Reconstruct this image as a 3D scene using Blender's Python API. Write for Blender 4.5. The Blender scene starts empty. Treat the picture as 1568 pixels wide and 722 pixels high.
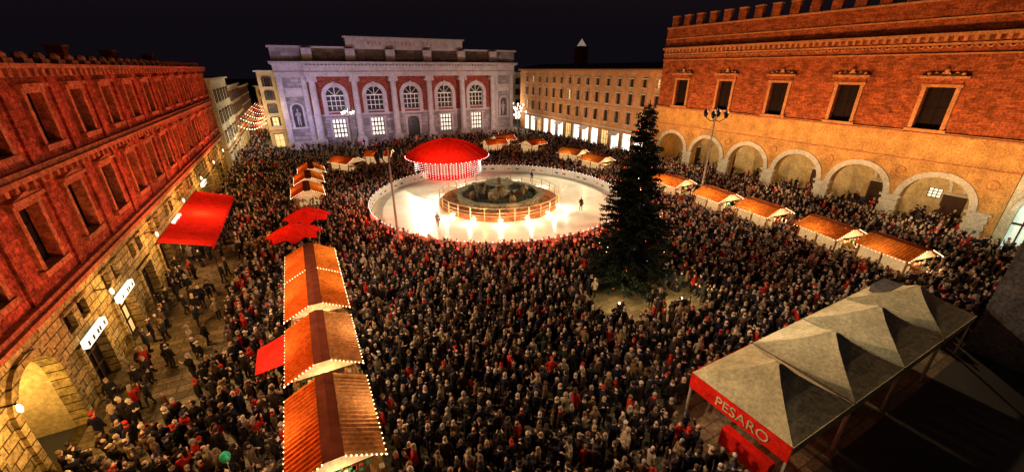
import bpy, bmesh, math, random
from mathutils import Vector, Matrix
random.seed(7)
R=random.random
def U(a,b): return a+(b-a)*R()
scene=bpy.context.scene
scene.view_settings.view_transform='Standard'
scene.view_settings.look='None'
scene.view_settings.exposure=0
scene.view_settings.gamma=1
COL=scene.collection

# ------------------------------------------------------------ materials
MATS={}
def nt(name):
    m=bpy.data.materials.new(name); m.use_nodes=True
    return m,m.node_tree.nodes,m.node_tree.links,m.node_tree.nodes['Principled BSDF']
def mat(name,col,rough=.8,amt=.25,scale=3.0,bump=0.0,metal=0.0,emit=None,es=0.0,grit=0.0,brick=None,mortar=.5,nosample=False,spec=.15):
    if name in MATS: return MATS[name]
    m,N,L,b=nt(name)
    b.inputs['Roughness'].default_value=rough
    b.inputs['Metallic'].default_value=metal
    b.inputs['Specular IOR Level'].default_value=spec
    geo=N.new('ShaderNodeNewGeometry')
    n=N.new('ShaderNodeTexNoise'); n.inputs['Scale'].default_value=scale; n.inputs['Detail'].default_value=6; n.inputs['Roughness'].default_value=.65
    L.new(geo.outputs['Position'],n.inputs['Vector'])
    r=N.new('ShaderNodeValToRGB')
    r.color_ramp.elements[0].position=.3; r.color_ramp.elements[1].position=.7
    r.color_ramp.elements[0].color=(*[c*(1-amt) for c in col],1)
    r.color_ramp.elements[1].color=(*[min(1,c*(1+amt)) for c in col],1)
    L.new(n.outputs['Fac'],r.inputs['Fac'])
    out=r.outputs['Color']
    def mul(a,bb):
        mx=N.new('ShaderNodeMix'); mx.data_type='RGBA'; mx.blend_type='MULTIPLY'; mx.inputs['Factor'].default_value=1
        L.new(a,mx.inputs['A']); L.new(bb,mx.inputs['B']); return mx.outputs['Result']
    if grit>0:
        n3=N.new('ShaderNodeTexNoise'); n3.inputs['Scale'].default_value=5.5; n3.inputs['Detail'].default_value=3; n3.inputs['Roughness'].default_value=.8
        L.new(geo.outputs['Position'],n3.inputs['Vector'])
        r3=N.new('ShaderNodeValToRGB'); r3.color_ramp.elements[0].position=.38; r3.color_ramp.elements[1].position=.62
        g0=1-grit; r3.color_ramp.elements[0].color=(g0,g0,g0,1); r3.color_ramp.elements[1].color=(1+grit*.5,)*3+(1,)
        L.new(n3.outputs['Fac'],r3.inputs['Fac']); out=mul(out,r3.outputs['Color'])
    if brick:
        axis,bw,bh=brick
        sp=N.new('ShaderNodeSeparateXYZ'); L.new(geo.outputs['Position'],sp.inputs[0])
        cb=N.new('ShaderNodeCombineXYZ')
        if axis=='x': L.new(sp.outputs['Y'],cb.inputs[0]); L.new(sp.outputs['Z'],cb.inputs[1])
        elif axis=='y': L.new(sp.outputs['X'],cb.inputs[0]); L.new(sp.outputs['Z'],cb.inputs[1])
        else: L.new(sp.outputs['X'],cb.inputs[0]); L.new(sp.outputs['Y'],cb.inputs[1])
        bt=N.new('ShaderNodeTexBrick'); bt.inputs['Scale'].default_value=1
        bt.inputs['Brick Width'].default_value=bw; bt.inputs['Row Height'].default_value=bh
        bt.inputs['Mortar Size'].default_value=bh*.07
        bt.inputs['Color1'].default_value=(1,1,1,1); bt.inputs['Color2'].default_value=(.5,.5,.5,1)
        bt.inputs['Mortar'].default_value=(mortar,mortar,mortar,1)
        L.new(cb.outputs[0],bt.inputs['Vector'])
        out=mul(out,bt.outputs['Color'])
    L.new(out,b.inputs['Base Color'])
    if bump>0:
        bp=N.new('ShaderNodeBump'); bp.inputs['Strength'].default_value=bump; bp.inputs['Distance'].default_value=.05
        n2=N.new('ShaderNodeTexNoise'); n2.inputs['Scale'].default_value=scale*5; n2.inputs['Detail'].default_value=4
        L.new(geo.outputs['Position'],n2.inputs['Vector'])
        L.new(n2.outputs['Fac'],bp.inputs['Height']); L.new(bp.outputs['Normal'],b.inputs['Normal'])
    if emit:
        b.inputs['Emission Color'].default_value=(*emit,1); b.inputs['Emission Strength'].default_value=es
        if nosample: m.cycles.emission_sampling='NONE'
    MATS[name]=m
    return m
def ramp_mat(name,cols,rough=.85,spec=.2,noise=0.0):
    m,N,L,b=nt(name)
    b.inputs['Roughness'].default_value=rough; b.inputs['Specular IOR Level'].default_value=spec
    oi=N.new('ShaderNodeObjectInfo')
    off=N.new('ShaderNodeMath'); off.operation='MULTIPLY_ADD'; off.inputs[1].default_value=1+noise*37.13; off.inputs[2].default_value=noise
    fr=N.new('ShaderNodeMath'); fr.operation='FRACT'
    L.new(oi.outputs['Random'],off.inputs[0]); L.new(off.outputs[0],fr.inputs[0])
    r=N.new('ShaderNodeValToRGB'); r.color_ramp.interpolation='CONSTANT'
    k=len(cols)
    while len(r.color_ramp.elements)<k: r.color_ramp.elements.new(.5)
    for i,c in enumerate(cols):
        r.color_ramp.elements[i].position=i/k; r.color_ramp.elements[i].color=(*c,1)
    L.new(fr.outputs[0],r.inputs['Fac']); L.new(r.outputs['Color'],b.inputs['Base Color'])
    return m

M_brickR=mat('red_brick_x',(.38,.10,.035),.95,.45,.9,.5,brick=('x',.6,.22),grit=.5,spec=.03)
M_brickL=mat('red_brick_left',(.42,.08,.045),.95,.55,.8,.6,brick=('x',.7,.28),grit=.55,spec=.03)
M_brickY=mat('red_brick_y',(.34,.08,.05),.95,.35,1.5,.3,brick=('y',.6,.25),grit=.35,spec=.03)
M_rustL=mat('rusticated_stone_left',(.48,.34,.14),.95,.4,1.4,.7,brick=('x',1.3,.5),mortar=.15,grit=.5,spec=.05)
M_stoneL=mat('stone_trim_left',(.40,.12,.06),.9,.45,2,.5,grit=.5,spec=.03)
M_stone=mat('istrian_stone',(.5,.46,.38),.85,.22,1.2,.3,grit=.3)
M_stoneT=mat('travertine',(.40,.34,.34),.85,.25,.8,.3,brick=('y',1.6,.75),mortar=.5,grit=.3)
M_stoneT2=mat('travertine_smooth',(.45,.39,.39),.85,.22,.9,.2,grit=.27)
M_plastR=mat('ochre_plaster',(.46,.25,.08),.95,.4,.6,.3,grit=.4,spec=.03)
M_trimR=mat('stone_trim_palace',(.45,.20,.08),.9,.3,1.5,.3,grit=.35,spec=.05)
M_plastS=mat('peach_plaster',(.46,.22,.09),.95,.3,.7,.3,grit=.35,spec=.05)
M_cream=mat('cream_plaster',(.54,.40,.20),.9,.28,.7,.3,grit=.3)
M_cream2=mat('pale_plaster',(.48,.43,.30),.9,.28,.7,.3,grit=.35)
M_dark=mat('dark_glass',(.012,.010,.010),.35,.3,2,spec=.2)
M_wood=mat('dark_wood',(.06,.03,.018),.6,.3,6)
M_shut=mat('dark_shutter',(.012,.007,.006),.8,.3,3,spec=.05)
M_roof=mat('roof_tiles',(.10,.05,.035),.9,.4,3,.5)
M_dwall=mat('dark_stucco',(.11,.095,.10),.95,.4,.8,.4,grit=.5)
M_glow=mat('lit_window_white',(.8,.8,.75),.5,.1,2,emit=(1,.88,.68),es=.9)
M_glowshop=mat('lit_shop_window',(.8,.8,.75),.5,.1,2,emit=(1,.9,.74),es=2.2)
M_gloww=mat('lit_window_warm',(.8,.6,.3),.5,.1,2,emit=(1,.6,.2),es=.8)
M_sign=mat('lit_sign',(.8,.8,.8),.5,.1,8,emit=(1,.97,.78),es=1.2)
M_bulb=mat('bulb_warm',(1,.8,.5),.5,.0,2,emit=(1,.74,.4),es=4,nosample=True)
M_bulbw=mat('bulb_white',(1,1,1),.5,.0,2,emit=(1,.88,.78),es=3,nosample=True)
M_bulbr=mat('bulb_red',(1,.1,.1),.5,.0,2,emit=(1,.1,.05),es=2,nosample=True)
M_iron=mat('painted_iron',(.03,.03,.03),.6,.2,6)
M_ironp=mat('pale_pole_paint',(.36,.30,.27),.6,.2,6)
M_red=mat('red_canvas',(.66,.020,.012),.95,.25,1.5,.2,grit=.25,spec=0)
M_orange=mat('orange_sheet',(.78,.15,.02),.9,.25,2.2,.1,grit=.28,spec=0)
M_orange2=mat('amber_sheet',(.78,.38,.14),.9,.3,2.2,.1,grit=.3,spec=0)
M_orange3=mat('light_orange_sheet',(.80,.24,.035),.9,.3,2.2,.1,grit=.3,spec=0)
M_ridge=mat('brown_ridge_sheet',(.13,.03,.015),.9,.3,2,spec=0)
M_wstall=mat('stall_wood',(.36,.17,.06),.75,.3,4,.2)
M_whitep=mat('white_paint',(.72,.70,.64),.5,.1,3)
M_rail=mat('orange_lit_rail_paint',(.7,.45,.25),.5,.15,3)  # orange glow of the lamps put into the rail colour
M_ice=mat('ice',(.80,.75,.60),.28,.26,.18,.2,spec=.5,grit=.12)
M_canvas=mat('cream_canvas',(.60,.51,.31),.95,.3,.7,.4,grit=.25,spec=0)
M_ground=mat('outer_ground',(.05,.045,.04),.95,.3,.2)
M_pave=mat('stone_paving',(.27,.20,.11),.8,.4,.6,.3,brick=('z',1.2,.6),mortar=.4,grit=.4)
M_rock=mat('fountain_stone',(.20,.17,.10),.85,.5,2.2,.6,grit=.5)
M_water=mat('water',(.03,.04,.03),.25,.3,2,.3,spec=.3)
M_deck=mat('orange_deck',(.42,.14,.04),.8,.4,3,.1,grit=.4)
M_leaf=mat('shrub_leaves',(.055,.08,.03),.8,.5,3)

# ------------------------------------------------------------ mesh builder
def ident(p): return p
class Obj:
    def __init__(s,name,xf=ident):
        s.name=name; s.xf=xf; s.parts={}; s.cur='body'; s.extra=[]
    def part(s,n): s.cur=n; return s
    def P(s):
        if s.cur not in s.parts: s.parts[s.cur]=([],[],[],[])
        return s.parts[s.cur]
    def raw(s,vs,fs,m):
        V,F,I,MM=s.P()
        if m not in MM: MM.append(m)
        k=MM.index(m); o=len(V)
        V.extend(s.xf(v) for v in vs)
        for f in fs: F.append([i+o for i in f]); I.append(k)
    def box(s,x0,x1,y0,y1,z0,z1,m):
        s.raw([(x0,y0,z0),(x1,y0,z0),(x1,y1,z0),(x0,y1,z0),(x0,y0,z1),(x1,y0,z1),(x1,y1,z1),(x0,y1,z1)],
              [(0,3,2,1),(4,5,6,7),(0,1,5,4),(1,2,6,5),(2,3,7,6),(3,0,4,7)],m)
    def quad(s,pts,m): s.raw(pts,[tuple(range(len(pts)))],m)
    def cyl(s,cx,cy,z0,z1,r0,r1,m,n=12):
        vs=[];fs=[]
        for i in range(n):
            a=2*math.pi*i/n; vs.append((cx+r0*math.cos(a),cy+r0*math.sin(a),z0)); vs.append((cx+r1*math.cos(a),cy+r1*math.sin(a),z1))
        for i in range(n):
            j=(i+1)%n; fs.append((2*i,2*j,2*j+1,2*i+1))
        fs.append(tuple(2*i for i in range(n))[::-1]); fs.append(tuple(2*i+1 for i in range(n)))
        s.raw(vs,fs,m)
    def tube(s,a,b,r0,r1,m,n=6):
        a=Vector(a);b=Vector(b);d=(b-a).normalized()
        u=d.orthogonal().normalized();w=d.cross(u)
        vs=[];fs=[]
        for i in range(n):
            t=2*math.pi*i/n;o=u*math.cos(t)+w*math.sin(t)
            vs.append(tuple(a+o*r0));vs.append(tuple(b+o*r1))
        for i in range(n):
            j=(i+1)%n; fs.append((2*i,2*j,2*j+1,2*i+1))
        fs.append(tuple(2*i for i in range(n)));fs.append(tuple(2*i+1 for i in range(n)))
        s.raw(vs,fs,m)
    def ring(s,cx,cy,r0,r1,z0,z1,m,n=64):
        vs=[];fs=[]
        for i in range(n):
            a=2*math.pi*i/n;c,q=math.cos(a),math.sin(a)
            vs+=[(cx+r0*c,cy+r0*q,z0),(cx+r1*c,cy+r1*q,z0),(cx+r1*c,cy+r1*q,z1),(cx+r0*c,cy+r0*q,z1)]
        for i in range(n):
            j=(i+1)%n
            for k in range(4):
                l=(k+1)%4; fs.append((4*i+k,4*i+l,4*j+l,4*j+k))
        s.raw(vs,fs,m)
    def revolve(s,cx,cy,prof,m,n=16):
        vs=[];fs=[];k=len(prof)
        for i in range(n):
            a=2*math.pi*i/n
            for r,z in prof: vs.append((cx+r*math.cos(a),cy+r*math.sin(a),z))
        for i in range(n):
            j=(i+1)%n
            for q in range(k-1): fs.append((i*k+q,j*k+q,j*k+q+1,i*k+q+1))
        s.raw(vs,fs,m)
    def blob(s,c,r,m,n=6,k=4,jit=0):
        vs=[];fs=[]
        rx,ry,rz=(r,r,r) if not isinstance(r,tuple) else r
        vs.append((c[0],c[1],c[2]-rz))
        for j in range(1,k):
            ph=-math.pi/2+math.pi*j/k
            for i in range(n):
                a=2*math.pi*i/n; q=1+U(-jit,jit)
                vs.append((c[0]+rx*q*math.cos(ph)*math.cos(a),c[1]+ry*q*math.cos(ph)*math.sin(a),c[2]+rz*q*math.sin(ph)))
        vs.append((c[0],c[1],c[2]+rz))
        for i in range(n):
            fs.append((0,1+(i+1)%n,1+i))
            for j in range(k-2):
                a=1+j*n+i;b=1+j*n+(i+1)%n; fs.append((a,b,b+n,a+n))
            fs.append((1+(k-2)*n+i,1+(k-2)*n+(i+1)%n,len(vs)-1))
        s.raw(vs,fs,m)
    def wall(s,s0,s1,z0,z1,ops,m,depth=.45,mrev=None,d=0):
        mrev=mrev or m
        S=sorted(set([s0,s1]+[v for o in ops for v in o[:2]])); Z=sorted(set([z0,z1]+[v for o in ops for v in o[2:4]]))
        S=[v for v in S if s0<=v<=s1];Z=[v for v in Z if z0<=v<=z1]
        for i in range(len(S)-1):
            for j in range(len(Z)-1):
                cs=(S[i]+S[i+1])/2;cz=(Z[j]+Z[j+1])/2
                if any(o[0]<cs<o[1] and o[2]<cz<o[3] for o in ops): continue
                s.quad([(S[i],d,Z[j]),(S[i+1],d,Z[j]),(S[i+1],d,Z[j+1]),(S[i],d,Z[j+1])],m)
        for o in ops:
            a,b,c,e=o[:4]; arch=len(o)>4 and o[4]
            ze=e-(b-a)/2 if arch else e
            s.quad([(a,d,c),(a,d-depth,c),(a,d-depth,ze),(a,d,ze)],mrev)
            s.quad([(b,d,c),(b,d-depth,c),(b,d-depth,ze),(b,d,ze)],mrev)
            s.quad([(a,d,c),(b,d,c),(b,d-depth,c),(a,d-depth,c)],mrev)
            if not arch: s.quad([(a,d,e),(b,d,e),(b,d-depth,e),(a,d-depth,e)],mrev)
            else:
                r=(b-a)/2;cx=(a+b)/2;n=14
                pts=[(cx-r*math.cos(math.pi*i/n),ze+r*math.sin(math.pi*i/n)) for i in range(n+1)]
                for i in range(n):
                    p,q=pts[i],pts[i+1]
                    s.quad([(p[0],d,p[1]),(q[0],d,q[1]),(q[0],d,e),(p[0],d,e)],m)
                    s.quad([(p[0],d,p[1]),(q[0],d,q[1]),(q[0],d-depth,q[1]),(p[0],d-depth,p[1])],mrev)
    def archivolt(s,cx,zs,r0,r1,d0,d1,m,n=16,a0=0,a1=math.pi):
        vs=[];fs=[]
        for i in range(n+1):
            a=a0+(a1-a0)*i/n;c,q=math.cos(a),math.sin(a)
            vs+=[(cx+r0*c,d0,zs+r0*q),(cx+r1*c,d0,zs+r1*q),(cx+r1*c,d1,zs+r1*q),(cx+r0*c,d1,zs+r0*q)]
        for i in range(n):
            for k in range(4):
                l=(k+1)%4; fs.append((4*i+k,4*i+l,4*i+4+l,4*i+4+k))
        fs+=[(0,1,2,3),(4*n,4*n+1,4*n+2,4*n+3)]
        s.raw(vs,fs,m)
    def pane(s,a,b,c,e,d,m,mf,nx=2,nz=3,arch=False,fw=.07):
        if arch:
            r=(b-a)/2;cx=(a+b)/2;ze=e-r
            pts=[(a,d,c),(b,d,c)]+[(cx+r*math.cos(math.pi*i/12),d,ze+r*math.sin(math.pi*i/12)) for i in range(13)]
            s.quad(pts,m)
            s.box(a,b,d+.01,d+.09,ze-fw,ze+fw,mf)
            for i in range(1,4):
                t=math.pi*i/4
                s.raw([(cx-fw/2,d+.05,ze),(cx+fw/2,d+.05,ze),(cx+fw/2+r*math.cos(t),d+.05,ze+r*math.sin(t)),(cx-fw/2+r*math.cos(t),d+.05,ze+r*math.sin(t))],[(0,1,2,3)],mf)
            e=ze
        else: s.quad([(a,d,c),(b,d,c),(b,d,e),(a,d,e)],m)
        for i in range(nx+1):
            x=a+(b-a)*i/nx; s.box(x-fw/2,x+fw/2,d+.012,d+.08,c,e,mf)
        for i in range(nz+1):
            z=c+(e-c)*i/nz; s.box(a,b,d+.014,d+.07,z-fw/2,z+fw/2,mf)
    def finish(s,smooth=()):
        obs=[]
        for pn,(V,F,I,MM) in s.parts.items():
            me=bpy.data.meshes.new(s.name+'_'+pn)
            me.from_pydata(V,[],F)
            for m in MM: me.materials.append(m)
            me.polygons.foreach_set('material_index',I)
            bm=bmesh.new();bm.from_mesh(me);bmesh.ops.recalc_face_normals(bm,faces=bm.faces);bm.to_mesh(me);bm.free()
            if pn in smooth: me.polygons.foreach_set('use_smooth',[True]*len(F))
            me.update()
            obs.append((pn,me))
        if len(obs)==1 and not s.extra:
            o=bpy.data.objects.new(s.name,obs[0][1]);COL.objects.link(o);return o
        e=bpy.data.objects.new(s.name,None);COL.objects.link(e)
        for pn,me in obs:
            o=bpy.data.objects.new(pn,me);COL.objects.link(o);o.parent=e
        for x in s.extra: x.parent=e
        return e
FK={'wall_lantern_light':.55,'doorway_light':.6,'awning_lamp':.6,'awning_spot':.9,'portico_lamp':.7,'street_light_green':.4,
'street_string_and_fill':.4,'rink_red_lamp':.9,'deck_lamp_light':.8,'fountain_light':.8,'pavilion_lamp':.6,'pavilion_red_spot':.75,
'stall_lamp':.38,'tent_spot':.9,'gazebo_point_light':.35,'gazebo_fill_spot':.38,'street_lamp_light':.6,'ground_floodlight_lamp':.6,
'facade_floodlight_red':.28,'facade_floodlight_orange':.50,'portico_floodlight':.62,'facade_floodlight_warm':.62,'side_floodlight':.5,'facade_floodlight_violet':.68,'crowd_fill_spot':.8,'rink_fill_spot':.85}
def light(kind,loc,power,col,aim=None,angle=90,blend=.8,size=.3,name='floodlight'):
    l=bpy.data.lights.new(name,kind);l.energy=power*FK.get(name,1);l.color=col;l.shadow_soft_size=size
    o=bpy.data.objects.new(name,l);COL.objects.link(o);o.location=loc
    if kind=='SPOT':
        l.spot_size=math.radians(angle);l.spot_blend=blend
    if aim is not None:
        o.rotation_euler=(Vector(aim)-Vector(loc)).to_track_quat('-Z','Y').to_euler()
    return o

# ------------------------------------------------------------ camera
th=math.radians(27.8);ph=math.radians(23.1)
F=Vector((math.sin(th)*math.cos(ph),math.cos(th)*math.cos(ph),-math.sin(ph)))
Rv=Vector((math.cos(th),-math.sin(th),0));Uv=Rv.cross(F)
cam=bpy.data.cameras.new('camera');co=bpy.data.objects.new('camera',cam);COL.objects.link(co)
mw=Matrix((( Rv.x,Uv.x,-F.x,0),(Rv.y,Uv.y,-F.y,0),(Rv.z,Uv.z,-F.z,17),(0,0,0,1)))
co.matrix_world=mw
cam.sensor_width=36;cam.lens=36*600/1568;cam.clip_end=2000;cam.clip_start=.1
scene.camera=co

# ------------------------------------------------------------ world (night)
w=bpy.data.worlds.new('World');scene.world=w;w.use_nodes=True
N=w.node_tree.nodes;L=w.node_tree.links;bg=N['Background']
sky=N.new('ShaderNodeTexSky');sky.sky_type='NISHITA';sky.sun_disc=False;sky.sun_elevation=math.radians(-3);sky.sun_rotation=math.radians(200)
ad_=N.new('ShaderNodeMix');ad_.data_type='RGBA';ad_.blend_type='ADD';ad_.inputs['Factor'].default_value=1
ad_.inputs['B'].default_value=(.060,.045,.075,1)
L.new(sky.outputs[0],ad_.inputs['A']);L.new(ad_.outputs['Result'],bg.inputs[0]);bg.inputs[1].default_value=.07

# ------------------------------------------------------------ ground
g=Obj('ground');g.quad([(-900,-900,-.004),(900,-900,-.004),(900,900,-.004),(-900,900,-.004)],M_ground);g.finish()
g=Obj('plaza_paving');g.box(-12.6,60.2,4.4,112,-.003,.004,M_pave);g.box(-12.6,14.6,-6,4.39,-.003,.004,M_pave)  # paving omitted at near right; dark ground stands in for shadow there
g.box(-12.3,-5.8,112.01,230,-.003,.004,M_pave)
g.finish()

# ------------------------------------------------------------ LEFT BUILDING
def xfL(p): return (-12.5+p[1],p[0],p[2])
b=Obj('brick_palazzo',xfL)
bays=[21.8+5*k for k in range(-3,13)]
S0,S1=4.4,84.2
b.part('ground_floor')
ops=[];
for i,c in enumerate(bays):
    if abs(c-21.8)<.1: ops.append((c-1.75,c+1.75,.02,5.2,True))
    else:
        ops.append((c-1.2,c+1.2,.02,3.2))
        ops.append((c-1.25,c-.3,4.25,5.35)); ops.append((c+.3,c+1.25,4.25,5.35))
b.wall(S0,S1,0,6.3,ops,M_rustL,.5)
for i,c in enumerate(bays):
    if abs(c-21.8)<.1:
        b.quad([(c-1.75,-2.6,0),(c+1.75,-2.6,0),(c+1.75,-2.6,5.3),(c-1.75,-2.6,5.3)],M_cream)
        b.quad([(c-1.75,-.5,0),(c-1.75,-2.6,0),(c-1.75,-2.6,5.3),(c-1.75,-.5,5.3)],M_cream)
        b.quad([(c+1.75,-.5,0),(c+1.75,-2.6,0),(c+1.75,-2.6,5.3),(c+1.75,-.5,5.3)],M_cream)
        b.box(c-.9,c+.9,-2.55,-2.45,0,3,M_wood)
        b.archivolt(c,3.45,1.75,2.15,0.002,.18,M_rustL)
        b.box(c-2.15,c-1.75,.002,.16,0,3.45,M_rustL);b.box(c+1.75,c+2.15,.002,.16,0,3.45,M_rustL)
    else:
        b.box(c-1.55,c-1.2,.002,.16,0,3.5,M_rustL);b.box(c+1.2,c+1.55,.002,.16,0,3.5,M_rustL);b.box(c-1.2,c+1.2,.002,.16,3.2,3.5,M_rustL)
        for q in (-.775,.775): b.box(c+q-.6,c+q+.6,.002,.14,5.36,5.55,M_rustL)
b.box(S0,S1,.003,.1,5.75,5.95,M_rustL)
b.part('shop_windows')
for i,c in enumerate(bays):
    if abs(c-21.8)<.1: continue
    lit=c>45 and (i%2==0)
    b.pane(c-1.2,c+1.2,.02,3.2,-.45,M_gloww if (i%4==1 or lit) else M_dark,M_wood,3,3,fw=.12)
    for o in (-1.25,.3): b.pane(c+o,c+o+.95,4.25,5.35,-.35,M_dark,M_wood,2,1)
b.part('lit_signs')
for c in (26.8,31.8,46.8,61.8):
    b.box(c-1.3,c+1.3,.17,.42,3.25,3.72,M_sign)
    k=c-1.2
    while k<c+1.0:
        b.box(k,k+.16,.42,.44,3.35,3.62,M_wood) if R()>.2 else None; k+=.3
b.part('upper_walls')
ops=[(c-.85,c+.85,7.9,10.9) for c in bays]
b.wall(S0,S1,6.8,12.0,ops,M_brickL,.5,M_stoneL)
ops=[(c-.8,c+.8,13.2,15.8) for c in bays]
b.wall(S0,S1,12.5,17.0,ops,M_brickL,.5,M_stoneL)
b.quad([(S1,0,0),(S1,-14,0),(S1,-14,17),(S1,0,17)],M_brickL)
b.quad([(S0,0,0),(S0,-14,0),(S0,-14,17),(S0,0,17)],M_brickL)
b.quad([(S0,-14,0),(S1,-14,0),(S1,-14,17),(S0,-14,17)],M_brickL)
b.part('windows')
for c in bays:
    b.pane(c-.85,c+.85,7.9,10.9,-.4,M_dark,M_shut,2,3)
    b.pane(c-.8,c+.8,13.2,15.8,-.4,M_dark,M_shut,2,3)
b.part('stone_trim')
b.box(S0,S1,-.5,.5,6.3,6.55,M_stoneL);b.box(S0,S1,-.5,.3,6.55,6.8,M_stoneL)
b.box(S0,S1,-.5,.55,12.0,12.25,M_stoneL);b.box(S0,S1,-.5,.35,12.25,12.5,M_stoneL)
b.box(S0,S1,-.5,.75,17.0,17.25,M_stoneL);b.box(S0,S1,.003,.4,16.6,16.98,M_stoneL)
k=S0
while k<S1-.4:
    b.box(k,k+.3,.003,.42,11.65,11.98,M_stoneL); b.box(k,k+.34,.41,.65,16.62,16.98,M_stoneL); k+=.8
for c in bays:
    for (w_,z0,z1) in ((.85,7.9,10.9),(.8,13.2,15.8)):
        b.box(c-w_-.32,c-w_,.003,.2,z0,z1,M_stoneL);b.box(c+w_,c+w_+.32,.003,.2,z0,z1,M_stoneL)
        b.box(c-w_-.45,c+w_+.45,.003,.3,z0-.3,z0-.002,M_stoneL);b.box(c-w_-.4,c+w_+.4,.003,.24,z1+.002,z1+.3,M_stoneL)
        b.box(c-w_-.55,c+w_+.55,.003,.42,z1+.3,z1+.48,M_stoneL)
    b.raw([(c-1.4,.003,11.38),(c+1.4,.003,11.38),(c,.003,11.62),(c-1.4,.35,11.38),(c+1.4,.35,11.38),(c,.35,11.62)],[(0,1,2),(3,4,5),(0,1,4,3),(1,2,5,4),(2,0,3,5)],M_stoneL)
    b.box(c+2.2,c+2.8,.003,.14,6.8,11.65,M_brickL); b.box(c+2.2,c+2.8,.003,.14,12.5,16.6,M_brickL)
b.part('roof')
b.raw([(S0,.7,17.25),(S1,.7,17.25),(S1,-14,17.5),(S0,-14,17.5)],[(0,1,2,3)],M_roof)
k=S0+1
while k<S1-1:
    b.box(k,k+.9,-.3,.3,17.26,17.5,M_stoneL); b.blob((k+.45,0,17.62),(.42,.3,.25),M_stoneL,8,5); k+=1.9
for k in (30,47,58,72):
    b.box(k,k+1,-4,-3,17.4,18.6,M_brickL); b.box(k-.1,k+1.1,-4.1,-2.9,18.6,18.75,M_stoneL)
b.part('wall_lanterns')
for c in bays[1::2]:
    k=c-2.5
    b.box(k-.03,k+.03,.003,.7,4.9,4.95,M_iron); b.revolve(k,.7,[(0,4.9),(.06,4.85),(.10,4.65),(.05,4.5),(0,4.5)],M_bulb,8)
b.finish()
for i,c in enumerate(bays[1::2]):
    light('POINT',(-10.4,c-2.5,4.2),900,(1,.56,.16),size=.2,name='wall_lantern_light')
light('POINT',(-14.0,21.8,3.4),520,(1,.66,.18),size=.3,name='doorway_light')

# awning
aw=Obj('red_awning')
n=14
for i in range(n):
    y0=40.5+i*17/n;y1=y0+17/n
    aw.raw([(-12.4,y0,3.6),(-12.4,y1,3.6),(-8.8,y1,2.5),(-8.8,y0,2.5),(-10.4,(y0+y1)/2,2.95)],[(0,1,4),(1,2,4),(2,3,4),(3,0,4)],M_red)
    aw.box(-8.82,-8.78,y0+.02,y1-.02,2.15,2.5,M_red)
    aw.tube((-12.4,y0,3.55),(-8.8,y0,2.45),.03,.03,M_iron)
for y in (40.6,46,51.8,57.4): aw.tube((-8.9,y,0),(-8.9,y,2.5),.04,.04,M_iron)
aw.finish()
light('POINT',(-10.6,42,2.2),120,(1,.75,.4),size=.2,name='awning_lamp')
light('POINT',(-10.6,52,2.2),120,(1,.75,.4),size=.2,name='awning_lamp')
light('SPOT',(-3.2,47,8),2200,(1,.4,.15),(-10.5,49,3),80,name='awning_spot')

# ------------------------------------------------------------ RIGHT PALACE
def xfR(p): return (60-p[1],p[0],p[2])
b=Obj('ducal_palace',xfR)
P0,P1=9.7,55.4
pil=[11.2+7.2*k for k in range(7)]
b.part('portico')
ops=[(pil[k]+.75,pil[k+1]-.75,.02,6.3,True) for k in range(6)]
b.wall(P0,P1,0,7.6,ops,M_plastR,1.3)
for k in range(7):
    c=pil[k]
    z=0.0;j=0
    while z<3.1:
        e=.10 if j%2 else .0
        b.box(c-.86+e,c+.86-e,-.3,.2-e,z+.002,z+.40,M_stone); z+=.406;j+=1
    b.box(c-1.0,c+1.0,-.3,.26,3.25,3.5,M_stone)
for k in range(6):
    c=(pil[k]+pil[k+1])/2
    b.archivolt(c,3.45,2.8,3.4,.004,.16,M_stone,20)
    b.archivolt((pil[k]),6.3,.38,.52,.004,.1,M_trimR,14,0,2*math.pi)
b.part('portico_interior')
b.quad([(P0,-7,0),(P1,-7,0),(P1,-7,7.4),(P0,-7,7.4)],M_cream)
b.quad([(P0,-1.3,7.3),(P1,-1.3,7.3),(P1,-7,7.3),(P0,-7,7.3)],M_cream)
b.quad([(P0,-7,0),(P0,-1.3,0),(P0,-1.3,7.4),(P0,-7,7.4)],M_cream)
for k in range(6):
    c=(pil[k]+pil[k+1])/2
    b.box(c-1,c+1,-6.99,-6.8,0,3.2,M_wood); b.box(c-1.2,c+1.2,-6.98,-6.7,3.2,3.45,M_stone)
    if k in (0,): b.pane(c+1.2,c+2.4,2.6,3.7,-6.9,M_glow,M_wood,3,3)
    b.archivolt(pil[k],3.5,2.9,3.2,-6.9,-6.7,M_stone,10)
b.part('walls')
wins=[17.7+8.2*k for k in range(5)]
b.box(P0,P1,-.4,.12,7.6,7.75,M_trimR)
b.wall(P0,P1,7.75,10.4,[],M_plastR)
ops=[(c-1.15,c+1.15,11.0,15.2) for c in wins]
b.wall(P0,P1,10.75,19.2,ops,M_brickR,.7)
b.wall(P0,P1,20.3,23.3,[],M_brickR)
b.quad([(P1,0,0),(P1,-20,0),(P1,-20,23.3),(P1,0,23.3)],M_plastR)
b.quad([(P0,0,0),(P0,-20,0),(P0,-20,23.3),(P0,0,23.3)],M_plastR)
b.quad([(P0,-20,0),(P1,-20,0),(P1,-20,23.3),(P0,-20,23.3)],M_brickR)
b.part('windows')
for c in wins: b.pane(c-1.15,c+1.15,11,15.2,-.6,M_shut,M_shut,2,2,fw=.1)
b.part('stone_trim')
b.box(P0,P1,-.3,.4,10.4,10.6,M_trimR);b.box(P0,P1,-.3,.25,10.6,10.75,M_trimR)
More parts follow.
